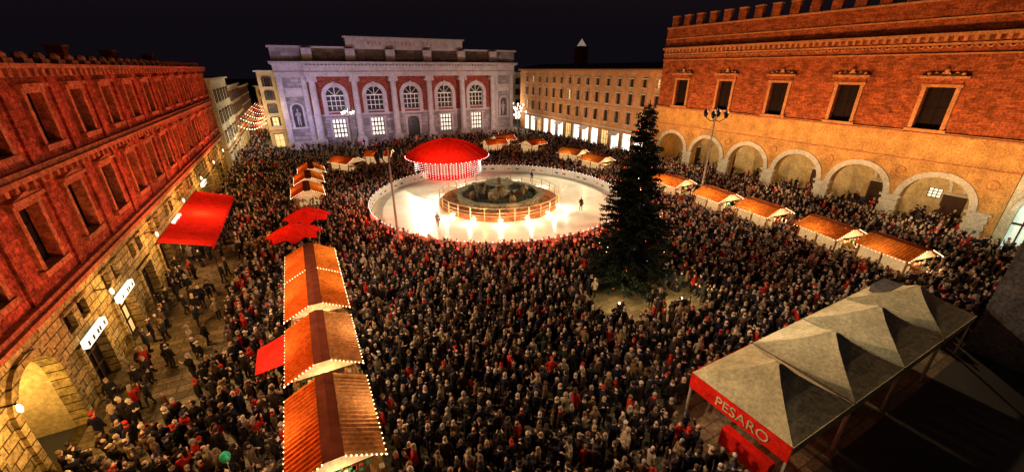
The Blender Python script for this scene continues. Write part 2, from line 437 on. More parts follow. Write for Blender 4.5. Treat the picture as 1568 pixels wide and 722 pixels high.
for c in wins:
    b.box(c-1.5,c-1.15,.003,.2,11,15.2,M_trimR);b.box(c+1.15,c+1.5,.003,.2,11,15.2,M_trimR)
    b.box(c-1.6,c+1.6,.003,.22,15.202,15.5,M_trimR);b.box(c-1.9,c+1.9,.003,.5,16.05,16.3,M_trimR);b.box(c-1.5,c+1.5,.003,.14,15.5,16.05,M_brickR)
    b.box(c-1.7,c+1.7,.003,.35,10.76,10.998,M_trimR)
    b.archivolt(c,16.3,.12,.42,.1,.3,M_trimR,10); b.blob((c,.22,16.85),.22,M_trimR,8,5)
    for q in (-1.3,1.3): b.blob((c+q,.22,16.5),.2,M_trimR,8,5)
    for q in (-.8,.8): b.raw([(c+q*.3,.2,16.35),(c+q*1.6,.2,16.35),(c+q,.2,16.7)],[(0,1,2)],M_trimR)
b.box(P0,P1,.003,.2,19.2,19.4,M_trimR);b.box(P0,P1,-.3,.6,20.0,20.3,M_trimR);b.box(P0,P1,-.3,.1,19.4,20.0,M_brickR)
k=P0+.2
while k<P1-.4:
    b.box(k,k+.3,.1,.5,19.55,19.99,M_trimR); b.archivolt(k+.5,19.15,.15,.26,.004,.16,M_trimR,6,math.pi,2*math.pi); k+=.72
b.box(P0,P1,-.3,.16,18.3,18.45,M_trimR)
b.box(P0,P1,-.5,.22,23.3,23.5,M_trimR)
b.box(P0,P1,.003,.1,21.6,21.75,M_trimR)
b.part('merlons')
k=P0+.1
while k<P1-1:
    b.box(k,k+1.15,-.45,.12,23.5,25.0,M_brickR); b.box(k-.06,k+1.21,-.5,.17,25.0,25.15,M_trimR); k+=2.42
b.part('roof')
b.raw([(P0,-.5,23.4),(P1,-.5,23.4),(P1,-20,23.8),(P0,-20,23.8)],[(0,1,2,3)],M_roof)
b.finish()
for k in range(6):
    c=(pil[k]+pil[k+1])/2
    light('POINT',(64,c,5.6),300,(1,.64,.26),size=.25,name='portico_lamp')

# building at the far right end
b=Obj('pale_plaster_building',xfR)
b.wall(-8,9.65,0,16,[(4.7,8.9,.02,6.4,True),(5.5,7.3,9,12),(-3,-1,9,12)],M_cream2,.6)
b.quad([(4.7,-.6,0),(8.9,-.6,0),(8.9,-.6,6.4),(4.7,-.6,6.4)],mat('lit_greenish',(.7,.8,.7),.6,.4,2,emit=(.8,1,.78),es=.5))
for q in (5.5,6.4,7.3,8.2): b.box(q-.06,q+.06,-.58,-.5,0,6,M_wood)
b.box(4.7,8.9,-.58,-.48,2.9,3.1,M_wood)
b.pane(5.5,7.3,9,12,-.5,M_dark,M_wood);b.pane(-3,-1,9,12,-.5,M_dark,M_wood)
b.archivolt(6.8,4.3,2.1,2.5,.003,.15,M_stone);b.box(-8,9.6,-.3,.5,15.9,16.3,M_stone);b.box(-8,9.6,-.1,.2,7.4,7.7,M_stone)
b.quad([(-8,0,0),(-8,-15,0),(-8,-15,16),(-8,0,16)],M_cream2);b.quad([(-8,0,16),(9.6,0,16),(9.6,-15,16),(-8,-15,16)],M_roof)
b.finish()
light('POINT',(57.6,7.2,5),700,(.8,1,.8),size=.3,name='street_light_green')

# ------------------------------------------------------------ SIDE BUILDING (beyond palace)
def xfS(p): return (62-p[1],p[0],p[2])
b=Obj('arcaded_townhouse_row',xfS)
A0,A1=55.6,112
cs=[A0+2+3.6*k for k in range(15)]
b.part('walls')
ops=[]
for i,c in enumerate(cs):
    ops+=[(c-1.3,c+1.3,.02,4.0),(c-.6,c+.6,6.0,8.4),(c-.6,c+.6,9.9,12.1),(c-.5,c+.5,13.5,15)]
b.wall(A0,A1,0,16.4,ops,M_plastS,.4,M_stone)
b.quad([(A1,0,0),(A1,-15,0),(A1,-15,16.4),(A1,0,16.4)],M_plastS);b.quad([(A0,0,0),(A0,-15,0),(A0,-15,16.4),(A0,0,16.4)],M_plastS)
b.part('windows')
for i,c in enumerate(cs):
    b.pane(c-1.3,c+1.3,.02,4.0,-.35,M_glowshop if i%4 else M_gloww,M_wood,3,2)
    for z0,z1,hw in ((6.0,8.4,.6),(9.9,12.1,.6),(13.5,15,.5)):
        b.pane(c-hw,c+hw,z0,z1,-.3,M_gloww if (i*7+int(z0))%13==0 else M_dark,M_wood,2,3)
        b.box(c-hw-.2,c+hw+.2,.003,.2,z1+.05,z1+.25,M_stone);b.box(c-hw-.2,c+hw+.2,.003,.18,z0-.15,z0-.002,M_stone)
        for q in (-1,1): b.box(c+q*(hw+.14)-.13,c+q*(hw+.14)+.13,.003,.09,z0,z1,M_trimR)
b.part('trim')
b.box(A0,A1,-.3,.2,4.6,4.85,M_stone);b.box(A0,A1,-.3,.15,9.2,9.35,M_trimR);b.box(A0,A1,-.3,.7,16.4,16.8,M_trimR);b.box(A0,A1,-.3,.9,16.8,17.0,M_roof)
for i,c in enumerate(cs):
    if i%3==0:
        b.raw([(c-1.5,.01,4.1),(c+1.5,.01,4.1),(c+1.5,1.2,3.4),(c-1.5,1.2,3.4)],[(0,1,2,3)],M_whitep)
b.part('roof')
b.raw([(A0,.8,17.0),(A1,.8,17.0),(A1,-7,18.2),(A0,-7,18.2)],[(0,1,2,3)],M_roof);b.raw([(A0,-15,17.0),(A1,-15,17.0),(A1,-7,18.2),(A0,-7,18.2)],[(0,1,2,3)],M_roof)
b.finish()

# ------------------------------------------------------------ THEATRE / POST OFFICE
def xfT(p): return (p[0],102-p[1],p[2])
b=Obj('columned_post_office',xfT)
T0,T1=-2.7,54.1;CC=25.7
cols=[CC+8.64*(k-2.5) for k in range(6)]
bc=[CC+8.64*(k-2) for k in range(5)]
b.part('walls')
for (s0,s1) in ((T0,cols[0]-.9),(cols[5]+.9,T1)):
    c=(s0+s1)/2
    b.wall(s0,s1,0,15.4,[(c-1.0,c+1.0,5.0,9.8,True)],M_stoneT,.9)
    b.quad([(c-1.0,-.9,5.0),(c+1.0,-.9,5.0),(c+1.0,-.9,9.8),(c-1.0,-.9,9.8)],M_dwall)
    b.archivolt(c,8.8,1.0,1.4,.003,.2,M_stoneT2);b.box(c-1.4,c-1.0,.003,.18,5.0,8.8,M_stoneT2);b.box(c+1.0,c+1.4,.003,.18,5.0,8.8,M_stoneT2);b.box(c-1.6,c+1.6,.003,.4,4.6,4.99,M_stoneT2)
    b.box(c-1.7,c+1.7,.003,.16,11.4,13.2,M_stoneT2);
    for q in (s0+.15,s1-1.15): b.box(q,q+1.0,.003,.3,1.8,15.4,M_stoneT2)
    b.box(s0,s1,.003,.35,0,1.8,M_stoneT2)
a0,a1=cols[0]-.9,cols[5]+.9
low=[]
for i,c in enumerate(bc):
    low.append((c-1.5,c+1.5,.5 if i==2 else 2.0,6.2,i==2))
b.wall(a0,a1,0,7.2,low,M_stoneT,.7)
b.wall(a0,a1,7.2,15.4,[(c-1.9,c+1.9,8.0,13.2,True) for c in bc],M_brickY,.7,M_stoneT2)
b.box(a0,a1,.003,.22,7.0,7.35,M_stoneT2)
for c in bc:
    b.archivolt(c,11.3,1.9,2.8,.004,.22,M_stoneT2,20)
    b.box(c-2.8,c-1.9,.004,.2,7.36,11.3,M_stoneT2);b.box(c+1.9,c+2.8,.004,.2,7.36,11.3,M_stoneT2)
    b.box(c-.25,c+.25,.22,.4,13.0,14.3,M_stoneT2)
    b.box(c-1.9,c+1.9,.004,.3,7.75,7.998,M_stoneT2)
    b.box(c-1.9,c-1.5,.004,.15,1.8,6.2,M_stoneT2);b.box(c+1.5,c+1.9,.004,.15,1.8,6.2,M_stoneT2);b.box(c-2.1,c+2.1,.004,.35,6.21,6.5,M_stoneT2)
for s_ in (T0,T1): b.quad([(s_,0,0),(s_,-28,0),(s_,-28,21.5),(s_,0,21.5)],M_stoneT2)
b.quad([(T0,-28,0),(T1,-28,0),(T1,-28,21.5),(T0,-28,21.5)],M_stoneT2)
b.part('windows')
for i,c in enumerate(bc):
    b.pane(c-1.9,c+1.9,8,13.2,-.5,M_dark,M_whitep,4,3,arch=True,fw=.13)
    if i==2: b.pane(c-1.5,c+1.5,.5,6.2,-.6,M_dark,M_wood,2,4,arch=True)
    else: b.pane(c-1.5,c+1.5,2.0,6.2,-.5,M_glow,M_shut,4,4,fw=.24)
b.part('columns')
for x in cols:
    b.box(x-1.1,x+1.1,.3,2.4,0,2.0,M_stoneT2)
    b.box(x-1.0,x+1.0,.35,2.3,2.0,2.25,M_stoneT2)
    b.cyl(x,1.35,2.25,2.6,.95,.85,M_stoneT2,20)
    b.cyl(x,1.35,2.6,14.3,.78,.64,M_stoneT2,20)
    b.box(x-.95,x+.95,.5,2.2,14.9,15.4,M_stoneT2)
    for q in (-.75,.75):
        b.tube((x+q,.55,14.65),(x+q,2.15,14.65),.36,.36,M_stoneT2,12)
    b.cyl(x,1.35,14.3,14.9,.66,.75,M_stoneT2,16)
b.part('entablature')
b.box(T0-.1,T1+.1,-.5,.5,15.4,16.4,M_stoneT2);b.box(cols[0]-1.2,cols[5]+1.2,.5,2.3,15.4,16.4,M_stoneT2)
b.box(T0-.1,T1+.1,-.5,.35,16.4,17.7,M_stoneT2);b.box(cols[0]-1.1,cols[5]+1.1,.35,2.15,16.4,17.7,M_stoneT2)
b.box(T0-.6,T1+.6,-.5,1.4,17.9,18.4,M_stoneT2);b.box(cols[0]-1.7,cols[5]+1.7,1.4,3.1,17.9,18.4,M_stoneT2);b.box(T0-.3,T1+.3,-.5,.8,17.7,17.9,M_stoneT2)
k=cols[0]-1
while k<cols[5]+1: b.box(k,k+.3,2.15,2.6,17.5,17.89,M_stoneT2); k+=.75
b.part('attic')
b.box(T0,T1,-28,.4,18.4,21.0,M_stoneT);b.box(T0-.4,T1+.4,-.6,.9,21.0,21.4,M_stoneT2)
for x in cols: b.box(x-1,x+1,.4,1.9,18.4,21.0,M_stoneT2)
for c in bc: b.box(c-2.6,c+2.6,.4,.52,19,20.6,M_stoneT)
b.box(cols[1]-.6,cols[4]+.6,-.4,1.2,21.4,23.2,M_stoneT2);b.box(cols[1]-1,cols[4]+1,-.6,1.5,23.2,23.5,M_stoneT2)
b.part('inscription')
k=cols[1]+4
while k<cols[4]-4:
    if R()>.12:
        b.box(k,k+.12,1.2,1.24,21.9,22.7,M_trimR)
        if R()>.4: b.box(k,k+.42,1.2,1.23,21.9+.4*int(R()*2),22.02+.4*int(R()*2),M_trimR)
    k+=.85
post=b   # finished after statues

# ------------------------------------------------------------ street buildings left rear
def townhouse(name,x0,x1,y0,y1,h,m,face,floors,lit=.3):
    b=Obj(name)
    def fac(xf,s0,s1):
        b.xf=xf
        n=max(1,int((s1-s0)/3.2)); stp=(s1-s0)/n
        ops=[];pl=[]
        for i in range(n):
            c=s0+stp*(i+.5)
            ops.append((c-.9,c+.9,.02,3.0));pl.append((c-.9,c+.9,.02,3.0,M_glowshop if R()<.6 else M_gloww))
            for f in range(1,floors):
                z=4.2+(f-1)*(h-5)/(floors-1)+.6
                ops.append((c-.6,c+.6,z,z+1.9));pl.append((c-.6,c+.6,z,z+1.9,M_gloww if R()<lit*.4 else M_dark))
        b.part('walls');b.wall(s0,s1,0,h,ops,m,.35)
        b.part('windows')
        for a,e,c,d,mm in pl:
            b.pane(a,e,c,d,-.3,mm,M_wood,2,2); b.box(a-.15,e+.15,.003,.25,d,d+.2,M_roof)
            if c>1:
                b.box(a-.15,e+.15,.003,.2,c-.15,c-.002,M_stone)
                b.box(a-.4,a-.02,.003,.12,c,d,M_wood);b.box(e+.02,e+.4,.003,.12,c,d,M_wood)
        b.part('trim');b.box(s0,s1,-.2,.5,h,h+.35,M_stone);b.box(s0,s1,-.1,.2,3.7,3.95,M_trimR)
    if face=='x+': fac(lambda p:(x1+p[1],p[0],p[2]),y0,y1)
    else: fac(lambda p:(x0-p[1],p[0],p[2]),y0,y1)
    fac(lambda p:(p[0],y0-p[1],p[2]),x0,x1)
    b.xf=ident;b.part('roof')
    b.box(x0+.01,x1-.01,y0+.4,y1,h-.1,h+.34,M_roof)
    b.part('back');b.quad([(x0,y1,0),(x1,y1,0),(x1,y1,h),(x0,y1,h)],m)
    b.finish()
townhouse('cream_townhouse',-26,-11.8,84.9,104,15.2,M_cream2,'x+',4,.4)
townhouse('cream_townhouse',-26,-12.2,104.3,128,13.4,M_cream,'x+',4)
townhouse('cream_townhouse',-28,-13.8,128.3,175,12,M_cream2,'x+',4)
townhouse('yellow_townhouse',-6.3,-2.9,108,125,16.3,M_cream,'x-',5)
townhouse('yellow_townhouse',-7.0,4,131,152,14.6,M_cream2,'x-',4)
townhouse('cream_townhouse',-11.5,6,176,190,11,M_cream,'x-',3)
townhouse('yellow_townhouse',56,80,131,150,15.5,M_cream,'x-',4)
for y,pw,col_ in ((88,1500,(1,.85,.58)),(97,1900,(1,.85,.58)),(106,1800,(1,.75,.42)),(118,1500,(1,.68,.35)),(130,1500,(1,.5,.2)),(142,2100,(1,.42,.15)),(158,2600,(1,.5,.22)),(170,2600,(1,.65,.35))):
    light('POINT',(-9.1,y,5.0),pw,col_,size=.3,name='street_string_and_fill')
light('POINT',(-5,101,9),3200,(1,.74,.35),size=.3,name='street_string_and_fill')  # added fill for the yellow townhouse front, no light string here
light('POINT',(58.5,114,7),7000,(1,.9,.75),size=.3,name='street_string_and_fill')
gl=Obj('street_light_garland')
for y in range(104,176,6):
    pts=[(-12+5.6*t/12,y,6.0-1.2*math.sin(math.pi*t/12)) for t in range(13)]
    for a,c in zip(pts,pts[1:]): gl.tube(a,c,.02,.02,M_iron,3)
    for i,p in enumerate(pts): gl.blob(p,.12,M_bulb if (y//6)%2 else M_bulbr,5,3)
for k in range(16):
    p=(56.8+2.5*(k%2),103+k*.8,4.5+.9*(k%4)); gl.blob(p,.32,M_bulbw,6,4)
gl.finish()

# dark building on near right
b=Obj('dark_stucco_building')
b.part('walls')
b.xf=lambda p:(36.2-p[1],p[0],p[2]); b.wall(-14,4.6,0,15,[(-3,-1.6,8,10.5),(1,2.4,8,10.5),(1,2.4,3,5.4)],M_dwall,.3)
b.xf=lambda p:(p[0],4.6+p[1],p[2]); b.wall(36.2,60,0,15,[(40+5*k,41.4+5*k,z,z+2.3) for k in range(4) for z in (3,8)],M_dwall,.3)
b.part('windows')
for k in range(4):
    for z in (3,8): b.pane(40+5*k,41.4+5*k,z,z+2.3,-.25,M_dark,M_wood)
b.xf=lambda p:(36.2-p[1],p[0],p[2])
for a,z,e in ((-3,8,10.5),(1,8,10.5),(1,3,5.4)): b.pane(a,a+1.4,z,e,-.25,M_dark,M_wood)
b.xf=ident;b.part('roof');b.box(36,60,-14,4.9,15,15.4,M_roof)
b.finish()
b=Obj('bell_tower');b.box(133,138,178,183,0,27,M_brickY);b.box(132.6,138.4,177.6,183.4,27,27.5,M_stone)
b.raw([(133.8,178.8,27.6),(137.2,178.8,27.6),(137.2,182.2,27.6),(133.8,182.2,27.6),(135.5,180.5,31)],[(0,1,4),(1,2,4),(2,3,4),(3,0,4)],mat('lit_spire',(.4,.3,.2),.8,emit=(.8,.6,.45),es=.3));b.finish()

# ------------------------------------------------------------ ICE RINK
RX,RY,RR=22.4,46.6,16.6
b=Obj('ice_rink')
b.part('ice');b.cyl(RX,RY,.005,.3,RR-.05,RR-.05,M_ice,96)
b.part('barrier')
b.ring(RX,RY,RR,RR+.1,.3,1.3,M_whitep,96);b.ring(RX,RY,RR-.06,RR+.18,1.3,1.4,M_whitep,96);b.ring(RX,RY,RR,RR+.16,0,.3,M_wood,96)
for i in range(72):
    a=2*math.pi*i/72; x,y=RX+(RR+.05)*math.cos(a),RY+(RR+.05)*math.sin(a)
    b.cyl(x,y,.3,1.65,.06,.06,M_ironp,6)
    b.box(x-.05,x+.05,y-.05,y+.05,.302,1.39,M_wood) if i%2 else None
b.part('adverts')
ad=[mat('advert_red',(.5,.05,.04),.5),mat('advert_blue',(.1,.12,.3),.5),mat('advert_green',(.1,.25,.1),.5),mat('advert_yellow',(.6,.4,.1),.5)]
for i in range(72):
    if i%3==0: continue
    a0_=2*math.pi*(i+.25)/72;a1_=2*math.pi*(i+.7)/72;m=ad[(i*5)%4];r=RR-.02
    b.raw([(RX+r*math.cos(a0_),RY+r*math.sin(a0_),.65),(RX+r*math.cos(a1_),RY+r*math.sin(a1_),.65),(RX+r*math.cos(a1_),RY+r*math.sin(a1_),.9),(RX+r*math.cos(a0_),RY+r*math.sin(a0_),.9)],[(0,1,2,3)],m)
b.part('rail_lights')
for i in range(150):
    a=2*math.pi*i/150; b.blob((RX+(RR+.2)*math.cos(a),RY+(RR+.2)*math.sin(a),1.45),.05,M_bulbw,5,3)
b.ring(RX,RY,RR+.12,RR+.17,.5,.7,mat('red_led',(1,.1,.1),.5,emit=(1,.06,.03),es=4),96)
b.finish()
for i in range(12):
    a=math.radians(178+i*14)
    light('POINT',(RX+(RR+1.4)*math.cos(a),RY+(RR+1.4)*math.sin(a),3.0),300,(1,.10,.035),size=.15,name='rink_red_lamp')
# fountain
FX,FY=22.4,46.2
b=Obj('fountain')
b.part('deck');b.cyl(FX,FY,.302,.75,8.0,8.0,M_deck,64);b.cyl(FX,FY,.75,.79,7.9,7.9,M_deck,64)
b.part('basin');b.ring(FX,FY,5.3,5.8,.79,1.5,M_rock,12);b.ring(FX,FY,5.2,5.95,1.5,1.62,M_rock,12);b.cyl(FX,FY,.8,1.25,5.29,5.29,M_water,12)
b.part('pedestal')
b.revolve(FX,FY,[(1.6,1.2),(1.5,1.6),(.8,1.9),(.55,2.2),(.5,2.5),(.9,2.6),(1.9,2.9),(2.0,3.0),(1.7,2.95),(.4,2.8),(.3,3.2),(.4,3.4),(.2,3.6),(0,3.65)],M_rock,20)
b.part('sea_horses')
for k in range(4):
    a=math.pi/4+k*math.pi/2;c,s_=math.cos(a),math.sin(a)
    pts=[(2.2,1.3,.45),(2.8,1.6,.5),(3.2,1.9,.42),(3.3,2.3,.3),(3.6,2.5,.22),(4.0,2.4,.14)]
    for p,q in zip(pts,pts[1:]): b.tube((FX+p[0]*c,FY+p[0]*s_,p[1]),(FX+q[0]*c,FY+q[0]*s_,q[1]),p[2],q[2],M_rock,8)
    b.blob((FX+1.9*c,FY+1.9*s_,1.5),(.6,.6,.5),M_rock,8,5,.15)
    a2=a+math.pi/4
    b.blob((FX+3.9*math.cos(a2),FY+3.9*math.sin(a2),1.6),(.5,.5,.6),M_rock,8,5,.2)
b.part('shrubs')
for i in range(3600):
    a=U(0,6.283);r=U(3.2,7.0)
    if math.sin(a*5)<-.3 or (r<5.4 and math.sin(a*9+1)<.1): continue
    x,y,z=FX+r*math.cos(a),FY+r*math.sin(a),U(.8,1.5)+(.4 if r<5.4 else 0)
    v=[(x+U(-.15,.15),y+U(-.15,.15),z+U(-.12,.12)) for _ in range(3)]
    b.raw(v,[(0,1,2)],M_leaf)
b.part('fence')
for i in range(28):
    a=2*math.pi*i/28; b.cyl(FX+8.05*math.cos(a),FY+8.05*math.sin(a),.3,1.95,.07,.07,M_rail,6)
for z in (1.9,1.35,.95): b.ring(FX,FY,8.02,8.08,z,z+.05,M_rail,64)
b.part('deck_lamps')
lampa=[math.radians(x) for x in (200,222,245,268,291,314,20,60,100,140)]
for a in lampa:
    x,y=FX+8.2*math.cos(a),FY+8.2*math.sin(a); b.blob((x,y,.62),(.3,.3,.15),mat('deck_lamp_glass',(1,.7,.4),.5,emit=(1,.65,.35),es=8),8,4)
b.finish(smooth=('pedestal',))
for a in lampa[:]:
    light('POINT',(FX+9.3*math.cos(a),FY+9.3*math.sin(a),1.0),260,(1,.84,.58),size=.12,name='deck_lamp_light')
for q in (-4,0,4): light('POINT',(FX-1+q,FY-6.3,2.0),120,(1,.5,.18),size=.3,name='fountain_light')

# pavilion
b=Obj('red_roofed_pavilion');PX,PY=21.5,64.4
b.part('roof');prof=[(7.0,3.35),(7.0,3.6)]+[(7.0*(1-t/12),3.6+2.5*(1-(1-t/12)**2)) for t in range(1,13)]
b.revolve(PX,PY,prof,M_red,40)
b.part('ribs')
for i in range(20):
    a=2*math.pi*i/20
    for p,q in zip(prof[1:],prof[2:]):
        b.tube((PX+p[0]*math.cos(a),PY+p[0]*math.sin(a),p[1]+.03),(PX+q[0]*math.cos(a),PY+q[0]*math.sin(a),q[1]+.03),.05,.05,M_red,4)
b.part('walls')
for i in range(20):
    a=2*math.pi*i/20;b.cyl(PX+4.9*math.cos(a),PY+4.9*math.sin(a),0,4.6,.1,.1,M_red,6)
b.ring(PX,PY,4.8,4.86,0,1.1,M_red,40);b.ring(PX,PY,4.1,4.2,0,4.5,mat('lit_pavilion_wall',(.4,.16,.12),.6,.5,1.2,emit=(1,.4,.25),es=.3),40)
b.part('light_curtain')
for i in range(72):
    a=2*math.pi*i/72
    for z in range(10): b.blob((PX+5.6*math.cos(a),PY+5.6*math.sin(a),3.9-.36*z+.1*(i%3)),.055,M_bulbw,4,3)
for i in range(110):
    a=2*math.pi*i/110;b.blob((PX+7.06*math.cos(a),PY+7.06*math.sin(a),3.45),.065,M_bulbr if i%2 else M_bulbw,4,3)
b.finish()
light('POINT',(PX+2,PY-6.4,2.4),110,(1,.7,.5),size=.3,name='pavilion_lamp')
light('SPOT',(14,50,10),15000,(1,.30,.1),(PX,PY,5),60,name='pavilion_red_spot')

# ------------------------------------------------------------ MARKET STALLS
goods=[mat('goods_%d'%i,c,.7,.2,5) for i,c in enumerate([(.6,.5,.3),(.5,.06,.04),(.7,.65,.6),(.1,.25,.1),(.5,.3,.08)])]
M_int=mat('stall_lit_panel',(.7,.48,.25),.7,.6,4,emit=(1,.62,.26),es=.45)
stall_rects=[]
def stall(x,y,Lg=5.3,rot=0,a=None,bm=None,W=3.0,pw=110,near=True,canopy=False):
    a=a or M_orange;bm=bm or M_orange2
    c,s_=math.cos(rot),math.sin(rot)
    b=Obj('market_stall',lambda p:(x+p[0]*c-p[1]*s_,y+p[0]*s_+p[1]*c,p[2]))
    h=Lg/2;w_=W/2
    b.part('frame')
    for px in (-w_,w_):
        for py in (-h+.1,0,h-.1): b.box(px-.06,px+.06,py-.06,py+.06,0,2.5,M_wstall)
    b.box(-w_,w_,-h+.05,h-.05,2.45,2.52,M_wstall)
    b.part('counter')
    for px in (-w_,w_): b.box(px-.04,px+.04,-h+.17,h-.17,.02,1.0,M_wstall); b.box(px-.3,px+.3,-h+.16,h-.16,1.0,1.06,M_wstall)
    b.box(-w_+.07,w_-.07,-h+.04,-h+.1,.02,1.0,M_wstall);b.box(-w_,w_,-h-.1,-h+.2,1.061,1.1,M_wstall)
    b.box(-w_+.07,w_-.07,h-.1,h-.04,0.02,2.4,M_int)
    b.box(-.05,.05,-h+.6,h-.6,.02,2.1,M_int)
    b.part('goods')
    for _ in range(46):
        px=random.choice((-w_,w_))+U(-.2,.2);py=U(-h+.3,h-.3);q=U(.05,.14); b.box(px-q,px+q,py-q,py+q,1.065,1.1+U(.05,.3),random.choice(goods))
    for _ in range(16):
        px=U(-w_+.2,w_-.2);q=U(.06,.12);py=-h+.05+U(-.05,.05);b.box(px-q,px+q,py-q*.6,py+q*.6,1.101,1.15+U(.05,.35),random.choice(goods))
    for _ in range(18):
        px=U(-w_+.2,w_-.2);z=U(1.9,2.2);b.box(px-.08,px+.08,-h+.12,-h+.2,z-.15,z+.1,random.choice(goods))
    b.part('gables')
    H=3.3;ew=w_+.4;ez=2.55
    for py in (-h,h-.08): 
        b.raw([(-w_,py,2.5),(w_,py,2.5),(.4,py,H-.1),(-.4,py,H-.1),(-w_,py+.08,2.5),(w_,py+.08,2.5),(.4,py+.08,H-.1),(-.4,py+.08,H-.1)],[(0,1,2,3),(4,5,6,7),(0,1,5,4),(1,2,6,5),(2,3,7,6),(3,0,4,7)],M_int)
    b.part('roof')
    g_=h+.18
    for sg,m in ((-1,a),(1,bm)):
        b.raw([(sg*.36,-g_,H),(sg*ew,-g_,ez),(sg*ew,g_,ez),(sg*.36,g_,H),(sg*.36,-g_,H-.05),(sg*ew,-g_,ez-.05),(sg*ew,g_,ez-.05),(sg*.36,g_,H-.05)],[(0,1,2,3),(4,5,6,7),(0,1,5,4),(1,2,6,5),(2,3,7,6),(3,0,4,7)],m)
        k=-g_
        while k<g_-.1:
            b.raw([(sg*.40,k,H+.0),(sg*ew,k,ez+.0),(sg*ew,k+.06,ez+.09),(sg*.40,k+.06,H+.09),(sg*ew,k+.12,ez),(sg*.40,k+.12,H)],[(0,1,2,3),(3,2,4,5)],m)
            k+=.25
    b.raw([(-.42,-g_-.03,H+.04),(-.02,-g_-.03,H+.14),(.38,-g_-.03,H+.04),(-.42,g_+.03,H+.04),(-.02,g_+.03,H+.14),(.38,g_+.03,H+.04)],[(0,1,4,3),(1,2,5,4),(0,1,2),(3,4,5)],M_ridge)
    if canopy:
        b.part('side_canopy')
        b.raw([(-ew,-.6,2.45),(-ew,h,2.45),(-ew-1.5,h-.3,2.05),(-ew-1.5,-.3,2.05)],[(0,1,2,3)],M_red)
        for q in (-.25,h-.35): b.tube((-ew-1.45,q,0),(-ew-1.45,q,2.05),.03,.03,M_iron,5)
    b.part('light_string')
    n=int(Lg/.27)
    for i in range(n+1):
        py=-g_+2*g_*i/n
        for sg in (-1,1): b.blob((sg*(ew+.03),py,ez-.06-.07*abs(math.sin(i*1.3))),.034,M_bulb,5,3)
    for i in range(9):
        t=i/8
        for sg in (-1,1): b.blob((sg*(ew+(.42-ew)*t),-g_-.04,ez+(H-ez)*t),.038,M_bulb,5,3)
    b.finish()
    for px in (-w_-1.0,w_+1.0):
        light('POINT',(x+px*c,y+px*s_,3.5),pw,(1,.70,.40),size=.12,name='stall_lamp')
    if near: light('POINT',(x-(-h-.45)*s_,y+(-h-.45)*c,2.2),pw*.6,(1,.74,.42),size=.12,name='stall_lamp')
    stall_rects.append((x,y,w_+.5,h+.15,rot))
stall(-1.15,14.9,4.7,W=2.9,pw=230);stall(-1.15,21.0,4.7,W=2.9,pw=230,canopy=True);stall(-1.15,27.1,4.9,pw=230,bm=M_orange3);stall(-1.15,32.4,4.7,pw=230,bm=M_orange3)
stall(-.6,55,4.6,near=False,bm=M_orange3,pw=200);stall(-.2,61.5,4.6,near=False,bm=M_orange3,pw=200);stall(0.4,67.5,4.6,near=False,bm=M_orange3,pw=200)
stall(6,72,4.4,.6,near=False,pw=200);stall(12,75,4.4,1.2,near=False,pw=200)
stall(36,76,4.4,1.5,near=False,pw=200);stall(43,72,4.4,1.9,near=False,pw=200);stall(40,80,4.4,1.6,near=False,pw=200)
for y,rr in ((60,.35),(53,.15),(36.6,0),(29.3,-.12),(23.6,-.12),(16.9,-.2),(11.8,-.2)):
    stall(44.6 if y>30 else 44.2,y,4.3 if y>30 else 3.9,rr,bm=M_orange3,a=M_orange3,pw=320,W=3.2)
stall(-9.2,136,4.4,0,near=False,pw=350);stall(-9.6,147,4.4,0,near=False,pw=350)

# red tents
def parasol(x,y,r,z,name='red_umbrella_tent'):
    b=Obj(name)
    b.part('canopy');n=8
    vs=[(x,y,z+1.0)];fs=[]
    for i in range(n*2):
        a=2*math.pi*i/(2*n);rr=r*(1.0 if i%2==0 else .8);vs.append((x+rr*math.cos(a),y+rr*math.sin(a),z-(.25 if i%2==0 else 0)))
    for i in range(2*n): fs.append((0,1+i,1+(i+1)%(2*n)))
    b.raw(vs,fs,M_red)
    for i in range(n):
        a=2*math.pi*i/n;b.tube((x,y,z+.95),(x+r*math.cos(a),y+r*math.sin(a),z-.3),.03,.03,M_iron,4)
    b.part('pole');b.cyl(x,y,0,z+1.1,.05,.05,M_iron,8);b.cyl(x,y,0,.12,.4,.35,M_iron,10)
    b.finish();stall_rects.append((x,y,.5,.5,0))
parasol(-2.3,41.0,2.6,2.4);parasol(-1.0,45.4,2.5,2.5)
light('SPOT',(-11.5,38,12),7500,(1,.35,.12),(-1.8,43,2.5),40,name='tent_spot')

